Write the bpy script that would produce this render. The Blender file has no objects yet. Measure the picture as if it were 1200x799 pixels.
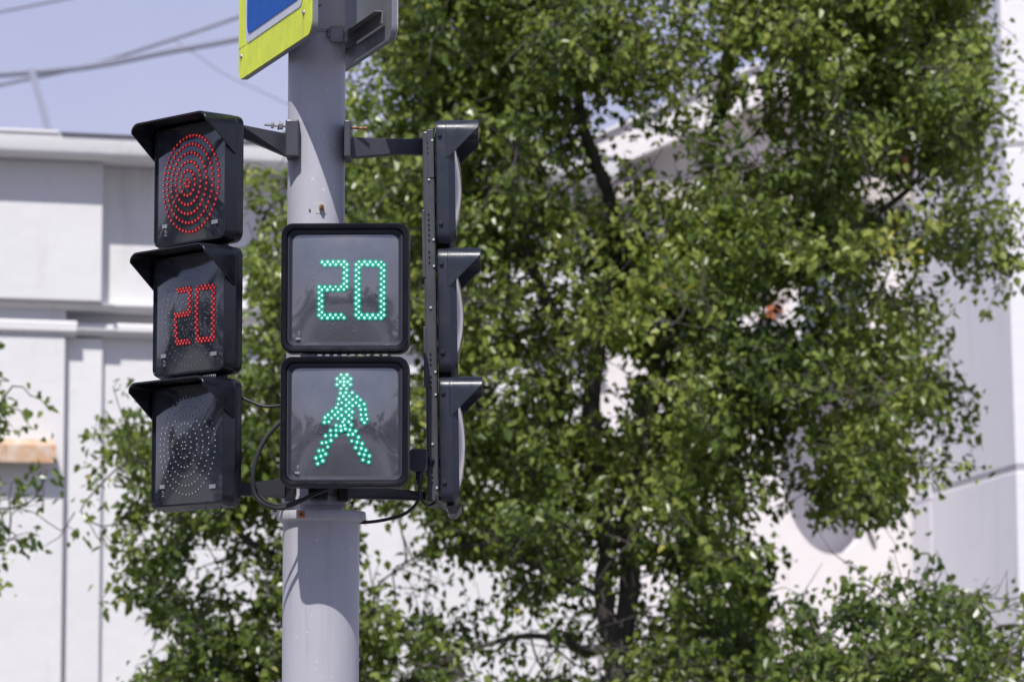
import bpy, bmesh, math, random
from math import sin, cos, pi, radians, sqrt, atan2
from mathutils import Vector, Matrix, kdtree, noise

random.seed(7)
SC = bpy.context.scene
COL = SC.collection
R = radians

# ------------------------------------------------------------------ camera maths
FPX = 4400.0                      # focal length in photo pixels (photo is 1200 x 799)
TH = math.atan(465 / FPX)         # upward pitch
CAMZ = 1.6
def P(px, py, Y):
    u = (px - 600) / FPX; v = (399.5 - py) / FPX
    d = Vector((u, cos(TH) - v * sin(TH), sin(TH) + v * cos(TH)))
    d *= Y / d.y
    return Vector((d.x, d.y, d.z + CAMZ))

# ------------------------------------------------------------------ materials
def mat(name):
    m = bpy.data.materials.new(name); m.use_nodes = True
    nt = m.node_tree
    return m, nt, nt.nodes['Principled BSDF']
def node(nt, t, **kw):
    n = nt.nodes.new(t)
    for k, v in kw.items():
        setattr(n, k, v)
    return n
def ramp(nt, fac, stops):
    r = node(nt, 'ShaderNodeValToRGB')
    e = r.color_ramp.elements
    while len(e) < len(stops): e.new(0.5)
    for el, (p, c) in zip(e, stops):
        el.position = p; el.color = (*c, 1) if len(c) == 3 else c
    nt.links.new(fac, r.inputs['Fac'])
    return r
def coords(nt, scale=(1, 1, 1)):
    tc = node(nt, 'ShaderNodeTexCoord'); mp = node(nt, 'ShaderNodeMapping')
    mp.inputs['Scale'].default_value = scale
    nt.links.new(tc.outputs['Object'], mp.inputs['Vector'])
    return mp.outputs['Vector']
def ntex(nt, vec, scale, detail=4, rough=.55):
    n = node(nt, 'ShaderNodeTexNoise')
    n.inputs['Scale'].default_value = scale; n.inputs['Detail'].default_value = detail
    n.inputs['Roughness'].default_value = rough
    nt.links.new(vec, n.inputs['Vector'])
    return n.outputs['Fac']
def mixc(nt, fac, a, b, mode='MIX'):
    m = node(nt, 'ShaderNodeMix', data_type='RGBA', blend_type=mode)
    for s, v in ((0, fac), (6, a), (7, b)):
        if hasattr(v, 'is_linked') or hasattr(v, 'node'):
            nt.links.new(v, m.inputs[s])
        else:
            m.inputs[s].default_value = v if s == 0 else (*v, 1)
    return m.outputs[2]
def bump(nt, b, h, strength=.3, dist=.01):
    n = node(nt, 'ShaderNodeBump')
    n.inputs['Strength'].default_value = strength; n.inputs['Distance'].default_value = dist
    nt.links.new(h, n.inputs['Height']); nt.links.new(n.outputs['Normal'], b.inputs['Normal'])

def plastic(name, c, rough=.4, dust=(.11, .11, .115), amount=.5, spec=.5, scale=14):
    m, nt, b = mat(name)
    v = coords(nt)
    f = ntex(nt, v, scale, 6, .65)
    f2 = ntex(nt, v, scale * 12, 3, .6)
    r1 = ramp(nt, f, [(.42, (0, 0, 0)), (.75, (amount, amount, amount))])
    col = mixc(nt, r1.outputs['Color'], c, dust)
    r3 = ramp(nt, f2, [(.66, (0, 0, 0)), (.78, (amount * .7,) * 3)])
    col = mixc(nt, r3.outputs['Color'], col, dust)
    nt.links.new(col, b.inputs['Base Color'])
    r2 = ramp(nt, f, [(.3, (rough - .1,) * 3), (.75, (rough + .25,) * 3)])
    nt.links.new(r2.outputs['Color'], b.inputs['Roughness'])
    b.inputs['Specular IOR Level'].default_value = spec
    bump(nt, b, f2, .06, .002)
    return m

M = {}
M['black'] = plastic('black_plastic', (.0062, .0072, .0115), .24, amount=.04, dust=(.03, .032, .04), spec=.6)
M['black_rim'] = plastic('satin_black_rim', (.0042, .0048, .0075), .30, amount=.08, dust=(.035, .037, .045), spec=.22)
M['bezel'] = plastic('dark_grey_bezel', (.040, .043, .060), .45, amount=.12, dust=(.06, .062, .07), spec=.2)
M['slate'] = plastic('slate_plastic', (.019, .023, .036), .30, amount=.06, dust=(.05, .053, .066))
M['steel_dark'] = plastic('dark_painted_steel', (.048, .049, .061), .45, amount=.18, dust=(.09, .09, .105))

def pole_paint():
    m, nt, b = mat('grey_pole_paint')
    v = coords(nt, (1, 1, .22)); v1 = coords(nt)
    f = ntex(nt, v, 22, 6, .65); g = ntex(nt, v1, 3.2, 3); s = ntex(nt, v1, 70, 3, .7); wv = coords(nt, (1, 1, .05)); dr = ntex(nt, wv, 34, 5, .7); chp = ntex(nt, v1, 75, 2, .4)
    c = mixc(nt, ramp(nt, f, [(.3, (0, 0, 0)), (.75, (1, 1, 1))]).outputs['Color'], (.42, .415, .46), (.475, .47, .515))
    c = mixc(nt, ramp(nt, g, [(.4, (0, 0, 0)), (.7, (.35, .35, .35))]).outputs['Color'], c, (.37, .365, .395))
    c = mixc(nt, ramp(nt, s, [(.70, (0, 0, 0)), (.76, (.55, .55, .55))]).outputs['Color'], c, (.30, .27, .25))
    c = mixc(nt, ramp(nt, dr, [(.56, (0, 0, 0)), (.74, (.5, .5, .5))]).outputs['Color'], c, (.30, .285, .285))
    c = mixc(nt, ramp(nt, chp, [(.735, (0, 0, 0)), (.745, (.75, .75, .75))]).outputs['Color'], c, (.62, .61, .62))
    nt.links.new(c, b.inputs['Base Color'])
    b.inputs['Roughness'].default_value = .48
    bump(nt, b, ntex(nt, v1, 45, 4), .12, .003)
    return m
M['pole'] = pole_paint()

def rust():
    m, nt, b = mat('rusty_steel')
    v = coords(nt); f = ntex(nt, v, 90, 6, .7)
    nt.links.new(ramp(nt, f, [(.35, (.07, .03, .015)), (.5, (.22, .09, .03)), (.66, (.38, .30, .24))]).outputs['Color'], b.inputs['Base Color'])
    b.inputs['Roughness'].default_value = .8
    return m
M['rust'] = rust()
def galv():
    m, nt, b = mat('galvanised_steel')
    v = coords(nt); f = ntex(nt, v, 25, 5, .6)
    nt.links.new(ramp(nt, f, [(.3, (.20, .20, .22)), (.7, (.33, .33, .35))]).outputs['Color'], b.inputs['Base Color'])
    b.inputs['Roughness'].default_value = .5; b.inputs['Metallic'].default_value = .35
    return m
M['galv'] = galv()
def channel_rust():
    m, nt, b = mat('rust_edged_channel')
    v = coords(nt); f = ntex(nt, v, 30, 6, .7)
    sx = node(nt, 'ShaderNodeSeparateXYZ'); nt.links.new(v, sx.inputs[0])
    r = ramp(nt, f, [(.54, (0, 0, 0)), (.68, (1, 1, 1))])
    c = mixc(nt, r.outputs['Color'], (.15, .15, .16), (.20, .13, .09))
    nt.links.new(c, b.inputs['Base Color']); b.inputs['Roughness'].default_value = .7
    return m
M['channel'] = channel_rust()

def flat(name, c, rough=.5, spec=.5, metal=0):
    m, nt, b = mat(name)
    v = coords(nt); f = ntex(nt, v, 18, 5, .6)
    lo = tuple(x * .86 for x in c); hi = tuple(min(1, x * 1.08) for x in c)
    nt.links.new(ramp(nt, f, [(.3, lo), (.7, hi)]).outputs['Color'], b.inputs['Base Color'])
    b.inputs['Roughness'].default_value = rough; b.inputs['Specular IOR Level'].default_value = spec
    b.inputs['Metallic'].default_value = metal
    return m
M['yellow'] = flat('fluorescent_yellow_film', (.80, .90, .008), .45)
M['blue'] = flat('blue_sign_film', (.001, .095, .44), .5, .15)
M['white_film'] = flat('white_sign_film', (.62, .64, .72), .4)
M['black_film'] = flat('black_sign_film', (.02, .02, .02), .5)
M['alu'] = flat('sign_back_aluminium', (.23, .24, .27), .5, metal=.25)
M['cable'] = flat('black_cable_rubber', (.016, .017, .02), .5)
M['white_paint'] = flat('white_marking_paint', (.70, .70, .68), .6)
M['grey_mark'] = flat('grey_marking', (.24, .25, .27), .5)
M['silver'] = flat('zinc_rivet', (.75, .75, .76), .3, metal=.6)
M['hole'] = flat('dark_hole', (.004, .004, .005), .9)
M['orange'] = flat('orange_sticker', (.55, .19, .04), .6)

def lens_mat(name, base, dust, amount, ior, rough=.07):
    m, nt, b = mat(name)
    v = coords(nt); f = ntex(nt, v, 9, 6, .65); s = ntex(nt, v, 160, 2, .5)
    r = ramp(nt, f, [(.35, (0, 0, 0)), (.75, (amount,) * 3)])
    c = mixc(nt, r.outputs['Color'], base, dust)
    c = mixc(nt, ramp(nt, s, [(.71, (0, 0, 0)), (.76, (.5, .5, .5))]).outputs['Color'], c, dust)
    nt.links.new(c, b.inputs['Base Color'])
    b.inputs['IOR'].default_value = ior
    nt.links.new(ramp(nt, f, [(.3, (rough,) * 3), (.8, (rough + .10,) * 3)]).outputs['Color'], b.inputs['Roughness'])
    return m
M['lens_grey'] = lens_mat('grey_lens', (.058, .062, .078), (.14, .143, .165), .5, 2.3, .03)
M['lens_dark'] = lens_mat('dark_lens', (.015, .018, .027), (.060, .063, .078), .5, 1.95, .05)
M['lens_warm'] = lens_mat('warm_grey_lens', (.095, .078, .080), (.17, .14, .14), .5, 1.5)

def emit(name, c, s):
    m = bpy.data.materials.new(name); m.use_nodes = True
    nt = m.node_tree; b = nt.nodes['Principled BSDF']
    b.inputs['Base Color'].default_value = (*[x * .2 for x in c], 1)
    b.inputs['Emission Color'].default_value = (*c, 1)
    at = node(nt, 'ShaderNodeAttribute', attribute_name='lum'); mu = node(nt, 'ShaderNodeMath', operation='MULTIPLY'); mu.inputs[1].default_value = s
    nt.links.new(at.outputs['Fac'], mu.inputs[0]); nt.links.new(mu.outputs[0], b.inputs['Emission Strength'])
    return m
M['led_green'] = emit('lit_green_led', (.50, 1.0, .80), 1.15)
M['led_green_glow'] = emit('green_led_halo_disc', (.0, .34, .25), .82)  # halo of the green LEDs on the lens, painted as glowing discs
M['led_red'] = emit('lit_red_led', (.85, .075, .075), .85)
M['led_red_glow'] = emit('red_led_halo_disc', (.26, .006, .014), .5)  # same painted halo for the red LEDs
M['led_off'] = flat('unlit_led', (.42, .40, .38), .3)
M['led_off_dim'] = flat('unlit_led_dim', (.24, .24, .25), .3)

def stucco(name, a, b_, c_, stain=.5, scale=1.0, bs=.25):
    m, nt, b = mat(name)
    v = coords(nt); vs = coords(nt, (1, 1, .18))
    f = ntex(nt, v, .9 * scale, 7, .62); g = ntex(nt, vs, 2.4 * scale, 6, .65); h = ntex(nt, v, 7 * scale, 8, .7)
    c = mixc(nt, ramp(nt, f, [(.32, (0, 0, 0)), (.7, (1, 1, 1))]).outputs['Color'], a, b_)
    c = mixc(nt, ramp(nt, g, [(.56, (0, 0, 0)), (.80, (stain,) * 3)]).outputs['Color'], c, c_)
    c = mixc(nt, ramp(nt, h, [(.64, (0, 0, 0)), (.76, (stain * .7,) * 3)]).outputs['Color'], c, c_)
    nt.links.new(c, b.inputs['Base Color'])
    b.inputs['Roughness'].default_value = .85
    bump(nt, b, h, bs, .03)
    return m
M['wall'] = stucco('white_stucco', (.775, .765, .76), (.70, .69, .685), (.48, .44, .41), .85)
M['wall_warm'] = stucco('cream_white_stucco', (.78, .745, .74), (.72, .68, .665), (.50, .42, .36))
M['tower'] = stucco('lilac_render', (.83, .81, .84), (.79, .77, .805), (.56, .52, .50), .4)
M['worn'] = stucco('worn_plaster', (.62, .58, .54), (.50, .45, .41), (.26, .19, .15), .9, 2.2, .6)
M['roof'] = flat('dark_roof_sheet', (.10, .105, .12), .6)
M['brick'] = stucco('exposed_brick', (.50, .17, .075), (.40, .13, .06), (.22, .12, .08), .6, 6, .8)
M['hood'] = stucco('peeling_rusty_sheet', (.68, .58, .48), (.56, .27, .09), (.40, .17, .05), .95, 9.0)
M['frame'] = flat('white_window_frame', (.66, .67, .70), .4)
def glass():
    m, nt, b = mat('window_glass')
    v = coords(nt); f = ntex(nt, v, 1.5, 3)
    nt.links.new(ramp(nt, f, [(.3, (.05, .06, .08)), (.7, (.10, .12, .15))]).outputs['Color'], b.inputs['Base Color'])
    b.inputs['Roughness'].default_value = .05; b.inputs['IOR'].default_value = 1.9
    return m
M['glass'] = glass()
M['asphalt'] = stucco('asphalt', (.055, .055, .058), (.045, .045, .048), (.08, .08, .08), .4, 3)
M['paving'] = stucco('concrete_paving', (.30, .29, .28), (.25, .245, .24), (.18, .17, .16), .5, 2)
M['grass'] = stucco('grass_soil', (.06, .09, .025), (.05, .07, .02), (.09, .08, .04), .5, 3)
M['city_ground'] = stucco('pale_grey_ground', (.13, .128, .13), (.10, .10, .10), (.08, .08, .075), .5, .6)
M['wire'] = flat('overhead_wire', (.26, .27, .34), .6)

def bark(name, a, b2):
    m, nt, b = mat(name)
    v = coords(nt, (1, 1, .25)); f = ntex(nt, v, 40, 6, .7); g = ntex(nt, v, 6, 3)
    c = mixc(nt, ramp(nt, f, [(.35, (0, 0, 0)), (.7, (1, 1, 1))]).outputs['Color'], a, b2)
    c = mixc(nt, ramp(nt, g, [(.55, (0, 0, 0)), (.7, (.5, .5, .5))]).outputs['Color'], c, (.16, .14, .13))
    nt.links.new(c, b.inputs['Base Color']); b.inputs['Roughness'].default_value = .9
    bump(nt, b, f, .5, .01)
    return m
M['bark'] = bark('grey_brown_bark', (.050, .043, .040), (.145, .128, .120))

def leaf(name, stops, trans=.38):
    m = bpy.data.materials.new(name); m.use_nodes = True
    nt = m.node_tree; nt.nodes.clear()
    out = node(nt, 'ShaderNodeOutputMaterial')
    at = node(nt, 'ShaderNodeAttribute', attribute_name='tint')
    r = ramp(nt, at.outputs['Fac'], stops)
    pr = node(nt, 'ShaderNodeBsdfPrincipled'); tr = node(nt, 'ShaderNodeBsdfTranslucent'); mx = node(nt, 'ShaderNodeMixShader')
    nt.links.new(r.outputs['Color'], pr.inputs['Base Color'])
    pr.inputs['Roughness'].default_value = .33; pr.inputs['Specular IOR Level'].default_value = .6
    tc = mixc(nt, 1.0, r.outputs['Color'], (1.25, 1.35, .55), 'MULTIPLY')
    nt.links.new(tc, tr.inputs['Color'])
    mx.inputs['Fac'].default_value = trans
    nt.links.new(pr.outputs[0], mx.inputs[1]); nt.links.new(tr.outputs[0], mx.inputs[2])
    nt.links.new(mx.outputs[0], out.inputs['Surface'])
    return m
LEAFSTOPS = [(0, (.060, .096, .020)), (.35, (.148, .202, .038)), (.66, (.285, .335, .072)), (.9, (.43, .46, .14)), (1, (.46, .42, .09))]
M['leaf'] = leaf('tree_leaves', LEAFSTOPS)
M['leaf2'] = leaf('dark_tree_leaves', [(p, (c[0] * .92, c[1] * .95, c[2])) for p, c in LEAFSTOPS])

# ------------------------------------------------------------------ object helpers
def obj(name, bm, m, parent=None, smooth=False, bevel=0, segs=2):
    me = bpy.data.meshes.new(name)
    bmesh.ops.recalc_face_normals(bm, faces=bm.faces)
    bm.to_mesh(me); bm.free()
    for x in (m if isinstance(m, (list, tuple)) else [m]): me.materials.append(x)
    o = bpy.data.objects.new(name, me); COL.objects.link(o)
    if parent: o.parent = parent
    if smooth:
        me.shade_smooth()
        try: me.set_sharp_from_angle(angle=R(35))
        except Exception: pass
    if bevel:
        b = o.modifiers.new('bevel', 'BEVEL'); b.width = bevel; b.segments = segs; b.limit_method = 'ANGLE'; b.angle_limit = R(40)
    return o
def tag(o, label=None, cat=None, group=None, kind=None):
    if label: o['label'] = label
    if cat: o['category'] = cat
    if group: o['group'] = group
    if kind: o['kind'] = kind
    return o
def thing(name, label, cat, loc=(0, 0, 0), rz=0, group=None):
    o = bpy.data.objects.new(name, None); COL.objects.link(o)
    o.empty_display_size = .2
    o.location = loc; o.rotation_euler = (0, 0, rz)
    return tag(o, label, cat, group)
def BM(): return bmesh.new()
def box(bm, x0, x1, y0, y1, z0, z1, mi=0, mtx=None):
    vs = [bm.verts.new((x, y, z)) for z in (z0, z1) for y in (y0, y1) for x in (x0, x1)]
    if mtx:
        for v in vs: v.co = mtx @ v.co
    for f in ((0, 2, 3, 1), (4, 5, 7, 6), (0, 1, 5, 4), (2, 6, 7, 3), (0, 4, 6, 2), (1, 3, 7, 5)):
        bm.faces.new([vs[i] for i in f]).material_index = mi
    return vs
def rr(w, h, r, n=6, cx=0, cz=0):
    pts = []
    for sx, sz, a0 in ((1, 1, 0), (-1, 1, 90), (-1, -1, 180), (1, -1, 270)):
        for k in range(n + 1):
            a = R(a0 + 90 * k / n)
            pts.append((cx + sx * (w / 2 - r) + r * cos(a), cz + sz * (h / 2 - r) + r * sin(a)))
    return pts
def loft(bm, loops, cap0=True, cap1=True, mi=0):
    """loops: list of lists of 3-D points, same count"""
    rows = [[bm.verts.new(p) for p in L] for L in loops]
    n = len(rows[0])
    for a, b in zip(rows, rows[1:]):
        for i in range(n):
            f = bm.faces.new((a[i], a[(i + 1) % n], b[(i + 1) % n], b[i])); f.material_index = mi
    if cap0: bm.faces.new(rows[0][::-1]).material_index = mi
    if cap1: bm.faces.new(rows[-1]).material_index = mi
    return rows
def prism(bm, pts, y0, y1, mi=0):
    """polygon in x,z extruded in y"""
    loft(bm, [[(x, y0, z) for x, z in pts], [(x, y1, z) for x, z in pts]], mi=mi)
def cyl(bm, c, r0, r1, z0, z1, n=48, mi=0):
    loft(bm, [[(c[0] + r0 * cos(2 * pi * i / n), c[1] + r0 * sin(2 * pi * i / n), z0) for i in range(n)],
              [(c[0] + r1 * cos(2 * pi * i / n), c[1] + r1 * sin(2 * pi * i / n), z1) for i in range(n)]], mi=mi)
def ring(bm, c, r, t, z0, z1, n=48):
    L = []
    for rad, z in ((r, z0), (r + t, z0), (r + t, z1), (r, z1), (r, z0)):
        L.append([(c[0] + rad * cos(2 * pi * i / n), c[1] + rad * sin(2 * pi * i / n), z) for i in range(n)])
    loft(bm, L, False, False)
    bmesh.ops.remove_doubles(bm, verts=bm.verts, dist=1e-6)
def rod(bm, a, b, r, n=10, mi=0, r2=None):
    a = Vector(a); b = Vector(b); d = (b - a).normalized()
    u = d.orthogonal().normalized(); w = d.cross(u)
    r2 = r if r2 is None else r2
    loft(bm, [[a + r * (u * cos(2 * pi * i / n) + w * sin(2 * pi * i / n)) for i in range(n)],
              [b + r2 * (u * cos(2 * pi * i / n) + w * sin(2 * pi * i / n)) for i in range(n)]], mi=mi)
def catmull(pts, k=10):
    pts = [Vector(p) for p in pts]
    q = [pts[0] * 2 - pts[1]] + pts + [pts[-1] * 2 - pts[-2]]
    out = []
    for i in range(1, len(q) - 2):
        p0, p1, p2, p3 = q[i - 1:i + 3]
        for j in range(k):
            t = j / k
            out.append(.5 * ((2 * p1) + (p2 - p0) * t + (2 * p0 - 5 * p1 + 4 * p2 - p3) * t * t + (3 * p1 - p0 - 3 * p2 + p3) * t ** 3))
    out.append(q[-2])
    return out
def tube(bm, pts, r, n=8, k=10, mi=0):
    c = catmull(pts, k) if len(pts) > 2 else [Vector(p) for p in pts]
    loops = []; u = None
    for i, p in enumerate(c):
        d = (c[min(i + 1, len(c) - 1)] - c[max(i - 1, 0)]).normalized()
        if u is None: u = d.orthogonal().normalized()
        u = (u - d * u.dot(d)).normalized(); w = d.cross(u)
        rr_ = r(i / (len(c) - 1)) if callable(r) else r
        loops.append([p + rr_ * (u * cos(2 * pi * j / n) + w * sin(2 * pi * j / n)) for j in range(n)])
    loft(bm, loops, mi=mi)
def text_obj(name, s, size, m, parent, mtx):
    cu = bpy.data.curves.new(name, 'FONT'); cu.body = s; cu.size = size; cu.align_x = 'CENTER'; cu.align_y = 'CENTER'
    t = bpy.data.objects.new(name, cu); COL.objects.link(t)
    bpy.context.view_layer.update()
    me = bpy.data.meshes.new_from_object(t.evaluated_get(bpy.context.evaluated_depsgraph_get()))
    bpy.data.objects.remove(t); bpy.data.curves.remove(cu)
    me.transform(mtx); me.materials.clear(); me.materials.append(m)
    me.name = name
    o = bpy.data.objects.new(name, me); COL.objects.link(o); o.parent = parent
    return o
FACE = Matrix(((1, 0, 0, 0), (0, 0, -1, 0), (0, 1, 0, 0), (0, 0, 0, 1)))   # text xy -> local x,z facing -y

# ------------------------------------------------------------------ world, sun, camera
AZ = R(10.5); EL = R(52.5)
sun_dir = Vector((-sin(AZ) * cos(EL), -cos(AZ) * cos(EL), sin(EL)))
w = bpy.data.worlds.new('World'); SC.world = w; w.use_nodes = True
nt = w.node_tree; nt.nodes.clear()
sky = node(nt, 'ShaderNodeTexSky', sky_type='NISHITA', sun_disc=False, sun_elevation=EL, sun_rotation=atan2(sun_dir.x, sun_dir.y))
sky.air_density = 1.2; sky.dust_density = 1.2; sky.ozone_density = 2.0
bg = node(nt, 'ShaderNodeBackground'); bg.inputs['Strength'].default_value = .10
wo = node(nt, 'ShaderNodeOutputWorld')
# thin high haze over the blue, brightest low down
tcw = node(nt, 'ShaderNodeTexCoord'); sxw = node(nt, 'ShaderNodeSeparateXYZ')
nt.links.new(tcw.outputs['Generated'], sxw.inputs[0])
fz = ramp(nt, sxw.outputs['Z'], [(0.0, (.72,) * 3), (.16, (.62,) * 3), (.36, (.10,) * 3)])
cl = ramp(nt, ntex(nt, tcw.outputs['Generated'], 5.5, 5, .6), [(.35, (0,) * 3), (.75, (.28,) * 3)])
deep = mixc(nt, 1.0, sky.outputs['Color'], (.88, .88, 1.08), 'MULTIPLY')
hz = mixc(nt, fz.outputs['Color'], deep, (6.3, 6.0, 8.3))
hz = mixc(nt, cl.outputs['Color'], hz, (7.3, 7.1, 8.6))
nt.links.new(hz, bg.inputs['Color']); nt.links.new(bg.outputs[0], wo.inputs['Surface'])
sl = bpy.data.lights.new('sun', 'SUN'); sl.energy = 4.6; sl.angle = R(.53); sl.color = (1, .965, .93)
so = bpy.data.objects.new('sun', sl); COL.objects.link(so)
so.rotation_euler = (-sun_dir).to_track_quat('-Z', 'Y').to_euler(); so.location = (0, 0, 30)

cam = bpy.data.cameras.new('camera'); co = bpy.data.objects.new('camera', cam); COL.objects.link(co)
co.location = (0, 0, CAMZ); co.rotation_euler = (pi / 2 + TH, 0, 0)
cam.sensor_width = 36; cam.lens = FPX * 36 / 1200; cam.clip_start = .1; cam.clip_end = 3000
cam.dof.use_dof = True; cam.dof.focus_distance = 9.83; cam.dof.aperture_fstop = 7.1
SC.camera = co
SC.view_settings.view_transform = 'Standard'; SC.view_settings.look = 'None'; SC.view_settings.exposure = 0
SC.cycles.use_denoising = True

# ------------------------------------------------------------------ ground
def sheet(name, x0, x1, y0, y1, z, m, label):
    bm = BM()
    bm.faces.new([bm.verts.new(p) for p in ((x0, y0, z), (x1, y0, z), (x1, y1, z), (x0, y1, z))])
    return tag(obj(name, bm, m), label, None, None, 'structure')
sheet('ground', -900, 900, -900, 900, 0, M['city_ground'], 'wide level ground reaching the horizon')
sheet('road', -300, 300, -4, 8.6, .004, M['asphalt'], 'dark asphalt road in front of the signal pole')
bm = BM(); box(bm, -300, 300, 8.8, 14, -.05, .13)
tag(obj('pavement', bm, M['paving']), 'grey concrete pavement under the signal pole', None, None, 'structure')
bm = BM(); box(bm, -300, 300, 8.6, 8.797, -.05, .14)
tag(obj('kerb', bm, M['paving'], bevel=.02), 'pale concrete kerb along the road', None, None, 'structure')

# far tree belts across and along the road, mirrored in the dark lenses
rnd = random.Random(3)
def belt(label, spots):
    bm = BM()
    for x, y, h in spots:
        for k in range(26):
            c = Vector((x + rnd.gauss(0, 1.0), y + rnd.gauss(0, 1.2), h * rnd.uniform(.1, 1)))
            bmesh.ops.create_icosphere(bm, subdivisions=1, radius=rnd.uniform(.4, .9), matrix=Matrix.Translation(c) @ Matrix.Scale(rnd.uniform(.7, 1.3), 4, (0, 0, 1)))
    for v in bm.verts: v.co += Vector((rnd.uniform(-.15, .15), rnd.uniform(-.15, .15), rnd.uniform(-.15, .15)))
    tag(obj('far_wood', bm, M['leaf2']), label, None, None, 'stuff')
sp = []
for i in range(46):
    x = -46 + i * 2 + rnd.uniform(-.8, .8)
    h = rnd.uniform(2.5, 4) if -13 < x < -3 else rnd.uniform(3, 5) if 2.5 < x < 4.5 else rnd.uniform(4.5, 9)
    sp.append((x, -38 + rnd.gauss(0, 1), h))
belt('far belt of trees across the road', sp)
belt('far belt of trees along the left end of the road', [(-34 + rnd.gauss(0, 1), -6 + i * 1.8, rnd.uniform(7, 13) if 5 < i < 11 else rnd.uniform(5, 8)) for i in range(17)])

# ------------------------------------------------------------------ signal pole
ZC1, ZC0 = P(376, 597, 9.9).z, P(376, 608.5, 9.9).z
UX, LX = P(369.5, 400, 10).x, P(376, 700, 10).x
UR, LR = .0772, .1020
pole = thing('signal_pole', 'pale grey painted steel pole with a wider lower tube and a collar, carrying the signals', 'pole', (LX, 10, .13))
def rel(v): return (v[0] - LX, v[1] - 10, v[2] - .13)
ZTOP = 5.4
bm = BM(); cyl(bm, (UX - LX, 0), UR, UR, ZC1 - .13 - .02, ZTOP - .13, 72); obj('upper_tube', bm, M['pole'], pole, True)
bm = BM(); cyl(bm, (0, 0), LR, LR, 0, ZC0 - .13 + .002, 72); obj('lower_tube', bm, M['pole'], pole, True)
bm = BM(); n = 72
loft(bm, [[(r_ * cos(2 * pi * i / n), r_ * sin(2 * pi * i / n), z - .13) for i in range(n)] for r_, z in
          ((.1035, ZC0 - .004), (.108, ZC0 - .002), (.1175, ZC0 + .003), (.1192, ZC0 + .008), (.1192, ZC1 - .004), (.117, ZC1))])
obj('collar', bm, M['pole'], pole, True)
bm = BM(); ring(bm, (0, 0), .101, .0015, ZC0 - .13 - .018, ZC0 - .13 - .014, 72); obj('weld_seam', bm, M['pole'], pole, True)
# rusty bolt with a square patch of old paint
c = P(376.5, 243, 10 - UR); bm = BM()
for sx in (0,):
    L = [(c.x + dx * .0145, 10 - sqrt(max(0, (UR + .0012) ** 2 - (c.x + dx * .0145 - UX) ** 2)), c.z + dz * .016) for dx in (-1, -.5, 0, .5, 1) for dz in (-1, 1)]
    vs = [bm.verts.new(rel(p)) for p in L]
    for i in range(4): bm.faces.new((vs[2 * i], vs[2 * i + 2], vs[2 * i + 3], vs[2 * i + 1]))
obj('patch', bm, flat('pale_patch_paint', (.50, .485, .475), .7), pole)
bm = BM(); rod(bm, rel((c.x + .001, 10 - UR - .001, c.z)), rel((c.x + .001, 10 - UR - .010, c.z)), .0075, 6); rod(bm, rel((c.x + .001, 10 - UR - .009, c.z)), rel((c.x + .001, 10 - UR - .016, c.z - .001)), .004, 8)
obj('bolt', bm, M['rust'], pole)
bm = BM(); c2 = P(363, 246, 10 - UR); rod(bm, rel((c2.x, 10 - UR + .004, c2.z)), rel((c2.x, 10 - UR - .003, c2.z)), .0028, 8); obj('screw_hole', bm, M['rust'], pole)
# orange sticker on the collar
a = atan2(-1, -.42); c = Vector((.1196 * cos(a), .1196 * sin(a), (ZC1 + ZC0) / 2 - .13))
bm = BM(); mt = Matrix.Translation(c) @ Matrix.Rotation(a + pi / 2, 4, 'Z')
box(bm, -.0085, .0085, -.0015, .002, -.008, .009, 0, mt); st = obj('sticker', bm, M['orange'], pole)
bm = BM(); rod(bm, mt @ Vector((.001, -.001, 0)), mt @ Vector((.001, -.006, 0)), .0045, 8); obj('rusty_screw', bm, M['rust'], st)
# strap that holds the signs, and clamp band of the signals
zs = P(380, 35, 9.92).z - .13
bm = BM(); ring(bm, (UX - LX, 0), UR + .0005, .0022, zs - .004, zs + .004, 64); obj('sign_strap', bm, M['galv'], pole, True)
zb = P(376, 586, 9.92).z - .13
bm = BM(); ring(bm, (UX - LX, 0), UR + .0005, .008, zb - .012, zb + .012, 64); obj('clamp_band', bm, M['pole'], pole, True)
for x0, x1 in ((333, 345), (362, 384), (396, 408)):
    bm = BM(); xa, xb = P(x0, 580, 9.9).x - LX, P(x1, 580, 9.9).x - LX
    box(bm, xa, xb, -.150 if x0 == 362 else -.085, -.02, P(0, 586, 9.9).z - .13, P(0, 560, 9.9).z - .13)
    obj('clamp_strip', bm, M['black'], pole, bevel=.003)

# ------------------------------------------------------------------ lamp sections
W = .332; PITCH = .3415; D = .056
def dome(u, v, b): return b * (1 - u * u) * (1 - v * v)
def lens_mesh(w, y, b, n=22, r=.03):
    bm = BM(); g = {}
    for i in range(n + 1):
        for j in range(n + 1):
            u = -1 + 2 * i / n; v = -1 + 2 * j / n
            # squarish grid with rounded corners
            x, z = u, v
            k = max(abs(u), abs(v)); 
            if k > 0:
                L = (abs(u) ** 18 + abs(v) ** 18) ** (1 / 18)
                x, z = u * k / L, v * k / L
            g[i, j] = bm.verts.new((x * w / 2, y - dome(x, z, b), z * w / 2))
    for i in range(n):
        for j in range(n): bm.faces.new((g[i, j], g[i + 1, j], g[i + 1, j + 1], g[i, j + 1]))
    return bm
def lens_y(x, z, w, y, b): return y - dome(max(-1, min(1, 2 * x / w)), max(-1, min(1, 2 * z / w)), b)
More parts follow.
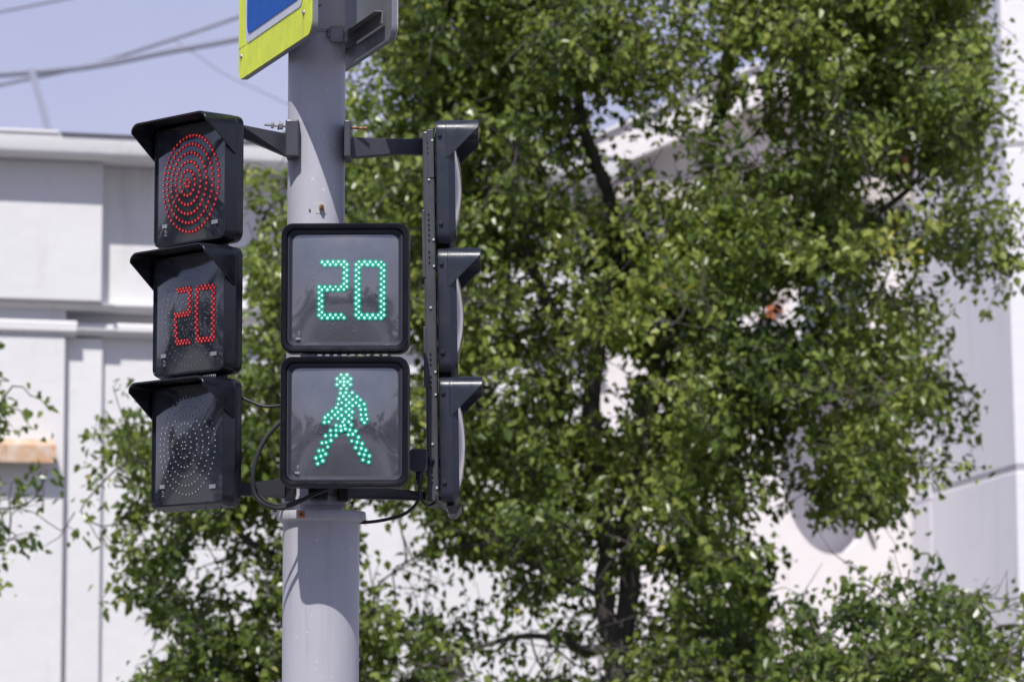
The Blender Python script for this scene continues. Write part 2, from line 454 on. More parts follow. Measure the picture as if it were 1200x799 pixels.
def dots_obj(name, pts, w, y, b, r, core, glow, gr, parent, cz, off=(), roff=.001):
    bm = BM()
    for k, (x, z, lit) in enumerate([(*p, 1) for p in pts] + [(*p, 0) for p in off]):
        yy = lens_y(x, z, w, y, b) - .0010
        e = .0005
        nx = (lens_y(x + e, z, w, y, b) - lens_y(x - e, z, w, y, b)) / (2 * e); nz = (lens_y(x, z + e, w, y, b) - lens_y(x, z - e, w, y, b)) / (2 * e)
        nrm = Vector((nx, -1, nz)).normalized()
        q = Vector((0, -1, 0)).rotation_difference(nrm)
        def at(dx, dy, dz): return q @ Vector((dx, dy, dz)) + Vector((x, yy, z + cz))
        if glow and lit:  # flat emissive disc under each lit LED imitates its glow on the lens
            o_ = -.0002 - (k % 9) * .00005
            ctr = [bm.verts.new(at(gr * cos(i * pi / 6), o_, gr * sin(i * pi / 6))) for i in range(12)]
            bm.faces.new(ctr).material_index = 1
        q_ = r; r = r if lit else roff
        L0 = [bm.verts.new(at(r * cos(i * pi / 4), -.0008, r * sin(i * pi / 4))) for i in range(8)]
        L1 = [bm.verts.new(at(.7 * r * cos(i * pi / 4), -.0008 - r * .55, .7 * r * sin(i * pi / 4))) for i in range(8)]
        for i in range(8): bm.faces.new((L0[i], L0[(i + 1) % 8], L1[(i + 1) % 8], L1[i])).material_index = 0 if lit else 2
        bm.faces.new(L1).material_index = 0 if lit else 2
        r = q_
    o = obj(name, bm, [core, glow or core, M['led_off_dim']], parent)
    at = o.data.attributes.new('lum', 'FLOAT', 'FACE'); lum = {}
    lr = random.Random(len(pts))
    vals = []
    for f in o.data.polygons:
        c_ = f.center; key = (round(c_.x / .0045), round(c_.z / .0045))
        if key not in lum: lum[key] = max(.35, min(1.15, lr.gauss(.95, .16)))
        vals.append(lum[key] * (1.2 if len(f.vertices) == 8 else .8 if len(f.vertices) == 4 else 1))
    at.data.foreach_set('value', vals)
    return o

def digits(cell=.00713, gap=13.4):
    pts = []
    def on0(i, j): return i in (0, 1, 9, 10) or j in (0, 1, 19, 20)
    def on2(i, j):
        if j <= 1: return i >= 1
        if j in (9, 10): return True
        if j >= 19: return i <= 9
        if j < 9: return i in (9, 10)
        return i in (0, 1)
    wid = gap * cell + 10 * cell
    for d, f in ((0, on2), (1, on0)):
        for i in range(11):
            for j in range(21):
                if (i + j) % 2 == 1 and f(i, j):
                    pts.append((-wid / 2 + (i + d * gap) * cell, (10 - j) * cell))
    return pts
def rings(radii, counts):
    pts = []
    for k, (r, c) in enumerate(zip(radii, counts)):
        for i in range(c):
            a = 2 * pi * (i + .5 * (k % 2)) / c
            pts.append((r * cos(a), r * sin(a)))
    return pts
RINGS = rings((.010, .033, .0565, .080, .103, .126), (6, 14, 24, 33, 43, 52))

def housing_ped(parent, cz):
    bm = BM()
    seq = ((.300, .02, 0), (.326, .026, .002), (W, .03, .010), (W, .03, .064), (W - .002, .03, .069), (W - .007, .028, .0725), (W - .016, .025, .0725),
           (W - .028, .022, .0710), (W - .033, .020, .064), (W - .034, .020, .050))
    loft(bm, [[(x, -y, z + cz) for x, z in rr(w_, w_, r_, 7)] for w_, r_, y in seq])
    h = obj('lamp_housing', bm, M['black_rim'], parent, True)
    bm = BM()
    loft(bm, [[(x, -y, z + cz) for x, z in rr(w_, w_, r_, 7)] for w_, r_, y in ((W - .0345, .020, .0605), (W - .0345, .020, .0625), (W - .040, .016, .0625), (W - .054, .010, .0535), (W - .062, .008, .0525))], False, False)
    obj('bezel', bm, M['bezel'], h, True)
    return h
def housing_veh(parent, cz, m, d1=.026, D=D, ch=.018):
    bm = BM()
    seq = ((.306, .02, 0), (.328, .026, .003), (W, .03, .008), (W, .03, d1), (W - .002, .029, d1 + .002), (W - ch, .024, D - .003), (W - ch - .003, .022, D), (W - ch - .010, .016, D), (W - ch - .013, .014, D - .006))
    loft(bm, [[(x, -y, z + cz) for x, z in rr(w_, w_, r_, 7)] for w_, r_, y in seq])
    o = obj('lamp_housing', bm, m, parent, True)
    o.data.set_sharp_from_angle(angle=R(24))
    return o
def visor(parent, cz, m, ext=.074):
    """hood: top plate and two triangular cheeks wrapped round the upper rim"""
    h = W / 2 + .0012; r = .032; low = h - .105
    path = [(-h, low)]
    path += [(-h, low + (h - r - low) * k / 5) for k in range(1, 6)]
    path += [(-h + r - r * cos(R(a)), h - r + r * sin(R(a))) for a in (15, 30, 45, 60, 75, 90)]
    path += [(-h + r + (2 * h - 2 * r) * k / 4, h) for k in range(1, 4)]
    path += [(h - r + r * sin(R(a)), h - r + r * cos(R(a))) for a in (0, 15, 30, 45, 60, 75)]
    path += [(h, h - r - (h - r - low) * k / 5) for k in range(0, 6)]
    bm = BM(); t = .0045
    def front(z):
        k = max(0, min(1, (z - low) / (h - .022 - low)))
        return -.034 - (D + ext - .034) * k
    outer_b, outer_f, inner_b, inner_f = [], [], [], []
    for x, z in path:
        yb = -.028
        s = (h - t) / h
        yf = min(front(z), yb - .003)
        outer_b.append(bm.verts.new((x, yb, z + cz))); outer_f.append(bm.verts.new((x, yf, z + cz)))
        inner_b.append(bm.verts.new((x * s, yb, (z - t if z > h - r else z) + cz))); inner_f.append(bm.verts.new((x * s, yf, (z - t if z > h - r else z) + cz)))
    n = len(path)
    for i in range(n - 1):
        bm.faces.new((outer_b[i], outer_b[i + 1], outer_f[i + 1], outer_f[i]))
        bm.faces.new((inner_b[i], inner_f[i], inner_f[i + 1], inner_b[i + 1]))
        bm.faces.new((outer_f[i], outer_f[i + 1], inner_f[i + 1], inner_f[i]))
        bm.faces.new((outer_b[i], inner_b[i], inner_b[i + 1], outer_b[i + 1]))
    bm.faces.new((outer_b[0], outer_f[0], inner_f[0], inner_b[0])); bm.faces.new((outer_b[-1], inner_b[-1], inner_f[-1], outer_f[-1]))
    return obj('visor', bm, m, parent, True, .0015)
def small_plate(name, x, z, w_, h_, y, m, parent):
    bm = BM(); box(bm, x - w_ / 2, x + w_ / 2, y, y + .0015, z - h_ / 2, z + h_ / 2)
    return obj(name, bm, m, parent)

# ---- pedestrian signal
YPF = 9.672
pc = (P(404.5, 415.5, YPF)); 
ped = thing('pedestrian_signal', 'square black pedestrian signal with a green 20 above a green walking figure', 'pedestrian signal', (pc.x, YPF + .0725, pc.z - 2 * W / 2 - .019), R(-1.2))
ped.scale = (1.004, 1, 1.02)
zl = [W / 2 + .01 - .002, W / 2 + .01 + PITCH - .002]
man = [(265,73),(309,73),(235,104),(286,99),(338,104),(260,127),(288,127),(316,127),(235,148),(287,153),(338,148),(265,179),(309,179),
 (263,214),(303,210),(352,209),(284,236),(330,236),(388,240),(252,257),(306,262),(356,261),(415,265),(245,296),(273,286),(330,285),(382,286),(444,296),(231,324),(306,307),(356,309),(407,308),(270,334),(330,334),(418,337),(453,336),(201,350),(245,357),(306,354),(354,356),(170,377),(222,378),(273,381),(330,381),(420,377),(457,376),(147,397),(196,402),(245,405),(296,410),(350,401),(427,411),(466,409),(142,432),(176,429),(283,430),(328,430),(447,435),(232,456),(266,463),(294,456),(347,452),
 (189,495),(231,493),(270,494),(151,534),(191,530),(231,532),(124,587),(155,583),(192,569),(168,617),(100,645),(131,642),(151,670),(115,685),(77,698),(129,720),(90,741),
 (303,483),(336,490),(380,499),(325,527),(359,523),(402,545),(351,573),(391,582),(430,592),(380,623),(423,628),(457,642),(408,666),(445,675),(484,684),(435,713),(479,729)]
man = [((360 + x / 6.54 - 404.8) / 453, -(428 + y / 6.54 - 493.3) / 453) for x, y in man]
LW = W - .0575; LB = .021
rnd = random.Random(11)
for k, cz in enumerate(zl):
    h = housing_ped(ped, cz)
    tag(h, ('lower housing showing a green walking figure', 'upper housing showing a green number 20')[k])
    bm = lens_mesh(LW, -.0530, LB)
    for v in bm.verts: v.co.z += cz
    obj('lens', bm, M['lens_grey'], h, True)
    pts = man if k == 0 else [(x + .0168, z - .0055) for x, z in digits()]
    off = []
    if k == 1:
        for c0, nn in ((-.090, 26), (-.058, 22), (-.012, 46), (.025, 16), (.068, 20)):
            off += [(c0 + rnd.gauss(0, .010), rnd.uniform(-.085, .075)) for _ in range(nn)]
        off += [(rnd.choice((-.028, .030)) + rnd.gauss(0, .006), rnd.uniform(-.115, -.085)) for _ in range(26)]
    else:
        off += [(rnd.uniform(-.10, .10), -.028 + rnd.gauss(0, .012)) for _ in range(46)] + [(rnd.uniform(-.09, .08), rnd.uniform(-.02, .10)) for _ in range(40)]
    lit = {(round(a, 4), round(b, 4)) for a, b in pts}
    off = [p for p in off if all((p[0] - q[0]) ** 2 + (p[1] - q[1]) ** 2 > .0078 ** 2 for q in lit)]
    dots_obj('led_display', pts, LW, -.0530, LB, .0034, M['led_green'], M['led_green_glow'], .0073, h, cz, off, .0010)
    text_obj('marking', '5' if k else 'F', .016, M['grey_mark'], h, Matrix.Translation((-.1195, lens_y(-.1195, -.118, LW, -.053, LB) - .003, cz - .116)) @ FACE)
    small_plate('marking', -.1215, cz - .1285, .012, .006, -.0585, M['grey_mark'], h)
# bracket between the signal and the pole
for z in (.06, .52):
    bm = BM(); box(bm, -.075, .045, .003, .155, z, z + .06); obj('mounting_bracket', bm, M['steel_dark'], ped, bevel=.004)
bm = BM(); prev = None
for i in range(9):
    box(bm, -.07 + i * .021, -.062 + i * .021 + rnd.uniform(0, .008), -.0705, -.066, zl[0] + W / 2 + .001, zl[0] + W / 2 + .005)
obj('marking', bm, M['grey_mark'], ped)

# ---- vehicle lights
PSI = R(48)
fc = P(222, 362.5, 9.86)                       # centre of the middle face
bc = Vector((fc.x + sin(PSI) * D, fc.y + cos(PSI) * D))
Z0 = fc.z - 1.5 * PITCH
left = thing('traffic_light', 'black traffic light left of the pole with lit red rings above a red 20', 'traffic light', (bc.x - .003, bc.y, Z0 - .021), -PSI); left.scale = (1, 1, 1.018)
LV = W - .0315; BV = .020
names = ('unlit bottom lamp with pale dots', 'middle lamp with a red number 20', 'top lamp with glowing red rings')
for k in range(3):
    cz = (k + .5) * PITCH
    h = housing_veh(left, cz, M['black']); tag(h, names[k])
    visor(h, cz, M['black'])
    bm = lens_mesh(LV, -D + .005, BV)
    for v in bm.verts: v.co.z += cz
    obj('lens', bm, M['lens_dark'], h, True)
    yL = -D + .005
    if k == 2:
        dots_obj('led_display', [(x * .93 + .0125, z - .002) for x, z in RINGS], LV, yL, BV, .0024, M['led_red'], M['led_red_glow'], .0055, h, cz)
    elif k == 1:
        pts = [(x * .93 + .039, z - .006) for x, z in digits()]
        off = [(x * .93 + .010, z - .01) for x, z in RINGS] + [(rnd.uniform(-.10, .10), rnd.uniform(-.07, .06)) for _ in range(90)]
        off = [p for p in off if all((p[0] - q[0]) ** 2 + (p[1] - q[1]) ** 2 > .0075 ** 2 for q in pts)]
        dots_obj('led_display', pts, LV, yL, BV, .0026, M['led_red'], M['led_red_glow'], .0050, h, cz, off, .0013)
    else:
        dots_obj('led_display', [(x * .93 + .008, z - .002) for x, z in RINGS], LV, yL, BV, .0020, M['led_off'], None, 0, h, cz)
    for nm, x, z, a, b in (('marking', -.104, -.103, .020, .010), ('marking', .112, -.112, .026, .010)):
        small_plate(nm, x, cz + z, a, b, lens_y(x, z, LV, yL, BV) - .003, M['grey_mark'], h)
    text_obj('marking', '2:', .022, M['grey_mark'], h, Matrix.Translation((-.100, lens_y(-.10, -.122, LV, yL, BV) - .003, cz - .122)) @ FACE)
    if k == 0:
        text_obj('marking', '0008153722', .0155, M['white_paint'], h, Matrix.Translation((.075, -.050, cz + W / 2 + .0052)) @ FACE)
# back rail behind the three lamps
bm = BM(); box(bm, -.055, .055, .002, .036, .03, 3 * PITCH - .03); obj('back_rail', bm, M['steel_dark'], left, bevel=.003)

fr = P(512, 366, 10.06)
right = thing('traffic_light', 'three section dark traffic light right of the pole seen from the side in profile', 'traffic light', (fr.x + .010, 10.12, P(530, 364, 9.96).z - 1.5 * PITCH), R(90.6))
right.rotation_euler = (R(-.9), 0, R(90.6)); right.scale = (1, 1, 1.014); right.location.z -= .006
for k in range(3):
    cz = (k + .5) * PITCH
    h = housing_veh(right, cz, M['slate'], .034, .052, .030)
    visor(h, cz, M['slate'], .062)
    bm = lens_mesh(W - .0465, -.0470, .0235)
    for v in bm.verts: v.co.z += cz
    obj('lens', bm, M['lens_warm'], h, True)
    for z in (-.11, .125):
        bm = BM(); rod(bm, (-W / 2 + .002, -.012, cz + z), (-W / 2 - .007, -.012, cz + z), .006, 10); obj('hinge_pin', bm, M['slate'], h, True)
    if k == 0:
        bm = BM(); loft(bm, [[(x, -.014 - y_, z_) for x, y_, z_ in ((-.15, 0, -.002), (.15, 0, -.002), (.15, .044, -.002), (-.15, .044, -.002))],
                             [(x, -.014 - y_, z_) for x, y_, z_ in ((-.12, 0.01, -.022), (.12, 0.01, -.022), (.12, .030, -.022), (-.12, .030, -.022))]])
        obj('bottom_cap', bm, M['slate'], h, bevel=.003)
# channel with rivets and holes (local -x faces the camera)
bm = BM()
box(bm, -.155, .155, .003, .034, .010, 3 * PITCH - .035)
ch = obj('channel', bm, M['steel_dark'], right, bevel=.004)
for y0, y1, z0, z1 in ((.004, .022, 3 * PITCH - .16, 3 * PITCH - .03), (.030, .0385, .31, .47), (.030, .0385, .60, .78)):
    bm = BM(); box(bm, -.158, -.1535, y0, y1, z0, z1); obj('cover_plate', bm, M['steel_dark'], ch, bevel=.002)
for z, y in ((.045, .008), (.16, .018), (.29, .008), (.35, .008), (.52, .018), (.63, .008), (.70, .008), (.86, .018), (.965, .008)):
    bm = BM(); rod(bm, (-.153, y, z), (-.1595, y, z), .0042, 10, 0, .003); obj('rivet', bm, M['silver'], ch)
for z0 in (.06, .31, .37, .64, .70, .74, .93):
    for k in range(3):
        bm = BM(); rod(bm, (-.153, .020, z0 + k * .014), (-.1583, .020, z0 + k * .014), .0023, 8); obj('hole', bm, M['hole'], ch)

# ---- arms of the two vehicle lights (clamp, tapered plate, bolt)
def local(root, v):
    return root.matrix_basis.inverted() @ Vector(v)
bpy.context.view_layer.update()
def arm(root, clamp, plate, bolt, ybase=9.90):
    inv = root.matrix_world.inverted()
    bm = BM()
    x0, x1, y0, y1 = clamp
    a, b = P(x0, y0, ybase), P(x1, y1, ybase)
    vs = box(bm, a.x, b.x, ybase, ybase + .10, b.z, a.z)
    for v in bm.verts: v.co = inv @ v.co
    o = obj('mounting_arm', bm, M['steel_dark'], root, bevel=.004)
    bm = BM()
    pts3 = [(P(px, py, 9.93), yy) for px, py, yy in plate]
    n_ = len(pts3)
    f_ = [bm.verts.new((p.x, yy, p.z)) for p, yy in pts3]; k_ = [bm.verts.new((p.x, yy + .035, p.z)) for p, yy in pts3]
    bm.faces.new(f_); bm.faces.new(k_[::-1])
    for i in range(n_): bm.faces.new((f_[i], k_[i], k_[(i + 1) % n_], f_[(i + 1) % n_]))
    for v in bm.verts: v.co = inv @ v.co
    obj('arm_plate', bm, M['steel_dark'], o, bevel=.002)
    if bolt:
        (bx0, by0), (bx1, by1), rusty = bolt
        a, b = P(bx0, by0, ybase + .05), P(bx1, by1, ybase + .05)
        bm = BM(); rod(bm, a, b, .0042, 10)
        d = (b - a)
        if not rusty:
            rod(bm, a + d * .12, a + d * .30, .0105, 6); rod(bm, a + d * .31, a + d * .36, .0125, 12); rod(bm, a + d * .55, a + d * .68, .009, 6)
        for v in bm.verts: v.co = inv @ v.co
        obj('bolt', bm, M['rust'] if rusty else M['galv'], o)
    return o
arm(left, (334.5, 350, 140, 183.5), [(335, 156, 9.935), (335, 182.5, 9.935), (284, 166, 9.84), (262, 160, 9.84), (262, 151, 9.84), (284, 152.5, 9.84)], ((334.5, 148), (310, 146), False))
arm(right, (403, 411, 140.5, 184), [(410, 159, 9.955), (410, 183, 9.955), (470, 173, 10.03), (497, 172, 10.06), (497, 153, 10.06), (470, 156, 10.03)], ((404, 149.5), (430, 150.5), True))
arm(left, (334, 341, 556, 584), [(336, 560, 9.935), (336, 583, 9.935), (292, 582, 9.88), (270, 582, 9.86), (270, 570, 9.86), (297, 566, 9.88)], None, 9.92)
arm(right, (402, 410, 566, 584), [(408, 569, 9.945), (408, 583, 9.945), (470, 583, 10.0), (498, 583, 10.04), (498, 573, 10.04), (470, 571, 10.0)], None, 9.92)

# ---- cable gland box between pedestrian signal and right light
a, b = P(481, 527, 9.93), P(501, 552.5, 9.93)
jb = thing('junction_box', 'small dark junction box between the walking figure lamp and the side-on light', 'junction box', ((a.x + b.x) / 2, 9.95, b.z))
bm = BM(); hw = (b.x - a.x) / 2; hh = a.z - b.z
loft(bm, [[(x, y, z + hh / 2) for x, z in rr(2 * hw, hh, .006, 3)] for y in (-.05, .06)]); obj('body', bm, M['slate'], jb, True)
bm = BM(); rod(bm, (0, 0, .002), (0, 0, -.022), .011, 12); rod(bm, (0, 0, -.02), (0, 0, -.034), .008, 12); obj('cable_gland', bm, M['black'], jb, True)
bm = BM(); rod(bm, (hw - .002, 0, hh / 2), (hw + .03, .06, hh / 2), .012, 10); obj('conduit', bm, M['slate'], jb, True)

# ---- cables
def cable(label, pts, r=.0058):
    q = [P(x, y, Y) for x, y, Y in pts]
    o = q[0].copy(); bm = BM(); tube(bm, [p - o for p in q], r, 8, 10)
    ob = obj('signal_cable', bm, M['cable'], None, True); ob.location = o
    return tag(ob, label, 'cable')
cable('thick black cable hanging in a loop left of the walking figure lamp', [(331, 492, 9.80), (314, 510, 9.79), (302, 532, 9.78), (296.5, 556, 9.77), (298, 577, 9.77), (308, 590, 9.77), (325, 595, 9.78), (345, 590, 9.79), (366, 580, 9.80), (386, 572, 9.85)], .0060)
cable('second black cable beside the loop, sagging under the lower left arm', [(296, 548, 9.80), (297, 566, 9.80), (305, 581, 9.80), (318, 590, 9.80), (335, 591, 9.81), (352, 585, 9.84)], .0042)
cable('short black cable between the unlit lamp and the walking figure lamp', [(284, 466, 9.80), (298, 472, 9.80), (312, 476, 9.80), (331, 475, 9.81)], .0048)
cable('black cable running from under the junction box round behind the pole', [(491, 556, 9.94), (491.5, 572, 9.94), (489, 588, 9.94), (474, 602, 9.95), (450, 609, 9.97), (424, 612, 10.0), (395, 612, 10.14)], .0046)
cable('thin black cable sagging from the junction box to the side-on light', [(492, 566, 9.95), (494, 585, 9.95), (501, 592, 9.97), (509, 589, 10.0), (517, 582, 10.04), (520, 574, 10.08)], .0036)
cable('short wire end drooping below the side-on light', [(511, 580, 9.96), (516, 592, 9.95), (520, 598, 9.95), (525, 601, 9.96)], .0028)
q = [(243, 587), (241, 592), (243, 599), (249, 602), (256, 600), (260, 594), (258, 588)]
cable('tiny black wire ring hanging under the unlit lamp', [(x, y, 9.80) for x, y in q], .0018)

# ---- signs
def plate_pts(w_, h_, r_): return rr(w_, h_, r_, 6)
SW, SH = .765, .90
def make_sign(name, label, phi, front):
    nrm = Vector((sin(phi), -cos(phi), 0))
    cpt = Vector((UX, 10, 0)) + nrm * .116
    zb_ = P(325, 71.5, 10).z
    t = thing(name, label, 'road sign', (cpt.x, cpt.y, zb_), phi)
    c = SH / 2
    def layer(nm, w_, h_, r_, y0, y1, m, par, hole=None, dz=0):
        bm = BM()
        loft(bm, [[(x, y0, z + c + dz) for x, z in plate_pts(w_, h_, r_)], [(x, y1, z + c + dz) for x, z in plate_pts(w_, h_, r_)]])
        return obj(nm, bm, m, par)
    pan = layer('panel', SW, SH, .035, -.002, .002, M['alu'], t)
    layer('border', SW - .004, SH - .004, .034, -.0045, -.0025, M['yellow'] if front else M['white_film'], pan)
    layer('inner_border', SW - .17, SH - .18, .03, -.0065, -.005, M['white_film'], pan)
    layer('field', SW - .215, SH - .225, .028, -.0085, -.007, M['blue'], pan)
    # white triangle with a walking figure on stripes
    bm = BM(); zt = c - .235
    prism(bm, [(-.225, zt - .012), (.225, zt - .012), (0, zt + .42)], -.0105, -.009)
    tri = obj('triangle', bm, M['white_film'], pan)
    bm = BM()
    for poly in ([(-.02, zt + .27), (.0, zt + .29), (.02, zt + .27), (.0, zt + .245)], [(-.02, zt + .24), (.02, zt + .24), (.03, zt + .12), (-.025, zt + .12)],
                 [(-.025, zt + .117), (0, zt + .117), (-.05, zt + .02), (-.075, zt + .02)], [(.003, zt + .117), (.03, zt + .117), (.075, zt + .02), (.05, zt + .02)]):
        prism(bm, poly, -.0125, -.011)
    for x in (-.15, -.08, .08, .13): prism(bm, [(x, zt), (x + .04, zt), (x + .034, zt + .012), (x + .006, zt + .012)], -.0125, -.011)
    obj('walking_figure', bm, M['black_film'], tri)
    for x, z in ((-SW / 2 + .035, .065), (SW / 2 - .075, .068), (-SW / 2 + .035, SH - .06), (SW / 2 - .06, SH - .06)):
        bm = BM(); rod(bm, (x, -.004, z), (x, -.0085, z), .008, 10, 0, .006); rv = obj('rivet', bm, M['galv'], pan)
    # film joints
    bm = BM(); box(bm, -SW / 2 + .004, -SW / 2 + .083, -.0052, -.0048, .0895, .0905); obj('film_joint', bm, M['grey_mark'], pan)
    bm = BM(); box(bm, SW / 2 - .085, SW / 2 - .0842, -.0052, -.0048, .004, .0895)
    obj('film_joint', bm, M['grey_mark'], pan)
    # folded rim, stiffening channels and clamps on the back
    bm = BM(); o_ = plate_pts(SW - .001, SH - .001, .0345); i_ = plate_pts(SW - .010, SH - .010, .030)
    loft(bm, [[(x, .0022, z + c) for x, z in o_], [(x, .013, z + c) for x, z in o_], [(x, .013, z + c) for x, z in i_], [(x, .0022, z + c) for x, z in i_]], False, False)
    obj('rim', bm, M['alu'], pan, True)
    for z in (.052, .70):
        bm = BM(); box(bm, -.30, .335, .0135, .017, z, z + .035); box(bm, -.30, .335, .0150, .036, z + .031, z + .035)
        rl = obj('rail', bm, M['channel'], pan, bevel=.0015)
        bm = BM(); box(bm, -.045, -.040, .041, .085, z - .005, z + .030); box(bm, .040, .045, .041, .085, z - .005, z + .030); box(bm, -.041, .041, .041, .046, z - .004, z + .029); obj('pole_clamp', bm, M['galv'], rl, bevel=.002)
        bm = BM(); box(bm, .11, .15, .0175, .040, z - .012, z + .022); obj('rail_bracket', bm, M['galv'], rl, bevel=.002)
    return t
make_sign('crossing_sign', 'blue and white crossing sign with a fluorescent yellow border, facing left near the pole top', R(-71.5), True)
make_sign('crossing_sign', 'road sign right of the pole showing its bare grey back with a rusty rail', R(107.4), False)
# bracket for strap on the pole front
a, b = P(386, 28, 9.9), P(403, 47, 9.9)
bm = BM(); box(bm, a.x - LX, b.x - LX - .003, -.072, -.03, b.z - .13, a.z - .13); box(bm, a.x - LX - .004, a.x - LX - .0005, -.092, -.04, b.z - .12, a.z - .14)
obj('strap_bracket', bm, M['galv'], pole, bevel=.002)

# ------------------------------------------------------------------ left building
YB = 31.7; RB = R(16)
OB = P(0, 865, YB); OB.z = 0
bld = thing('classical_building', 'long white stucco building with a heavy cornice and pilasters on the left', 'building', OB, RB)
def U(px, zr=5.0):
    k = (px - 600) / FPX * 1.010
    return (k * OB.y - OB.x) / (cos(RB) - k * sin(RB))
def ZB(py, px=0, pr=0):
    return P(px, py, OB.y + U(px) * sin(RB) - pr * .96).z
zc_top, zc_bot = ZB(155, 0, .64), ZB(181, 0, .58)
zA = ZB(350, 0, .34); zF = ZB(373, 0, .26); zCap = ZB(391, 0, .22)
UR_ = U(700)
bm = BM(); box(bm, U(-500), UR_, 0, 9, 0, zA); wall = obj('wall', bm, M['wall'], bld)
bm = BM(); box(bm, U(-500), U(113), -.34, -.003, zA, zc_bot); obj('frieze', bm, M['wall'], bld, bevel=.012)
bm = BM(); box(bm, U(113) + .003, UR_ - .003, -.13, -.004, zA + .003, zc_bot); obj('frieze', bm, M['wall'], bld, bevel=.012)
bm = BM(); box(bm, U(-500), UR_ - .01, .0, 9, zA + .003, zc_top + .02); obj('upper_wall', bm, M['wall'], bld)
hc = zc_top - zc_bot
prof = [(-.004, zc_bot + .003), (-.54, zc_bot + .003)] + [(-.57 - .05 * sin(R(a)), zc_bot + .003 + .06 * (1 - cos(R(a)))) for a in (0, 20, 40, 60, 80)] + [(-.63, zc_top - .02), (-.63, zc_top), (-.004, zc_top)]
bm = BM(); loft(bm, [[(u, y, z) for y, z in prof] for u in (U(-500), UR_)]); co_ = obj('cornice', bm, M['wall'], bld, True)
bm = BM(); box(bm, U(-500), U(55), -.645, -.004, zc_top + .003, zc_top + .032); obj('cornice_cap', bm, M['wall'], co_, bevel=.008)
bm = BM(); box(bm, U(57), UR_, -.65, 9, zc_top + .003, zc_top + .018); obj('roof', bm, M['roof'], bld)
bm = BM(); box(bm, U(-500), U(75), -.20, -.004, 0, zCap); obj('pilaster', bm, M['wall'], bld, bevel=.015)
bm = BM(); box(bm, U(78), U(121), -.08, -.004, 0, zCap); obj('pilaster', bm, M['wall'], bld, bevel=.012)
bm = BM(); box(bm, U(-500), U(75), -.205, -.004, zCap + .003, zA - .003); obj('pilaster_neck', bm, M['wall'], bld)
for a_, b_, y_, z0_, z1_ in ((U(-500), U(87), -.245, zCap, zF), (U(87) + .003, U(131), -.19, zCap + .02, zF - .01), (U(131) + .003, U(185), -.16, zCap + .02, zF), (U(185) + .003, UR_, -.13, zCap, zF - .03)):
    bm = BM(); h_ = z1_ - z0_
    pr_ = [(-.005, z0_), (y_ + .05, z0_), (y_ + .05, z0_ + .02), (y_ + .02, z0_ + .035), (y_, z0_ + .04), (y_, z1_ - .02), (y_ + .02, z1_), (-.005, z1_)]
    loft(bm, [[(u, y, z) for y, z in pr_] for u in (a_, b_)]); obj('capital', bm, M['wall'], bld)
for a_, b_, y_ in ((U(-500), U(128), -.29), (U(128) + .003, U(190), -.22), (U(190) + .003, UR_ - .002, -.17)):
    bm = BM(); zm = zA - (zA - zF) * .42
    pr_ = [(-.006, zm), (y_ + .06, zm), (y_ + .02, zm + .03), (y_, zm + .05), (y_, zA - .006), (-.006, zA - .006)]
    loft(bm, [[(u, y, z) for y, z in pr_] for u in (a_, b_)]); obj('moulding', bm, M['wall'], bld)
bm = BM(); zh0, zh1 = ZB(541, 20, .4), ZB(518, 20, .4)
L0 = [(-.40, zh0), (-.40, zh1 - .02), (-.205, zh1 + .04), (-.205, zh1 + .01), (-.34, zh0)]
loft(bm, [[(u, y, z) for y, z in L0] for u in (U(-120), U(61))]); obj('window_hood', bm, M['hood'], bld)
# ------------------------------------------------------------------ gabled building behind the tree
YG = 33.3
gx0, gx1 = P(703, 400, YG).x, P(1067, 400, YG).x
gab = thing('gabled_building', 'cream white building with a gable and an oval niche, behind the big tree', 'building', ((gx0 + gx1) / 2, YG, 0))
gc = (gx0 + gx1) / 2; hw = (gx1 - gx0) / 2
def GX(px): return P(px, 400, YG).x - gc
def GZ(py): return P(900, py, YG).z
zcor = GZ(240)
# wall with elliptical hole
ex, ez, ea, eb = GX(974), GZ(528), .47, .92
bm = BM(); n = 48
hole = [bm.verts.new((ex + ea * cos(2 * pi * i / n), 0, ez + eb * sin(2 * pi * i / n))) for i in range(n)]
def edge_pt(a):
    dx, dz = cos(a) * ea, sin(a) * eb
    t = min([(hw - ex) / dx if dx > 1e-6 else 1e9, (-hw - ex) / dx if dx < -1e-6 else 1e9, (zcor - ez) / dz if dz > 1e-6 else 1e9, -ez / dz if dz < -1e-6 else 1e9])
    return (ex + dx * t, 0, ez + dz * t)
outer = [bm.verts.new(edge_pt(2 * pi * i / n)) for i in range(n)]
for i in range(n):
    i2 = (i + 1) % n
    bm.faces.new((hole[i], hole[i2], outer[i2], outer[i]))
for x, z in ((-hw, 0), (hw, 0), (hw, zcor), (-hw, zcor)):
    near = sorted(outer, key=lambda v: (v.co.x - x) ** 2 + (v.co.z - z) ** 2)
    A = [v for v in outer if abs(v.co.x - x) < 1e-4]; B_ = [v for v in outer if abs(v.co.z - z) < 1e-4]
    if A and B_:
        a_ = min(A, key=lambda v: abs(v.co.z - z)); b_ = min(B_, key=lambda v: abs(v.co.x - x))
        if a_ is not b_:
            try: bm.faces.new((a_, b_, bm.verts.new((x, 0, z))))
            except ValueError: pass
bmesh.ops.recalc_face_normals(bm, faces=bm.faces)
obj('wall', bm, M['wall_warm'], gab)
bm = BM(); box(bm, -hw, hw, 1.7, 8, 0, zcor - .01); obj('back_wall', bm, M['wall_warm'], gab)
bm = BM(); ell = [(ex + ea * cos(2 * pi * i / n), ez + eb * sin(2 * pi * i / n)) for i in range(n)]
rows = loft(bm, [[(x, .0, z) for x, z in ell], [(x, 1.5, z) for x, z in ell]], False, True)
obj('niche', bm, M['tower'], gab)
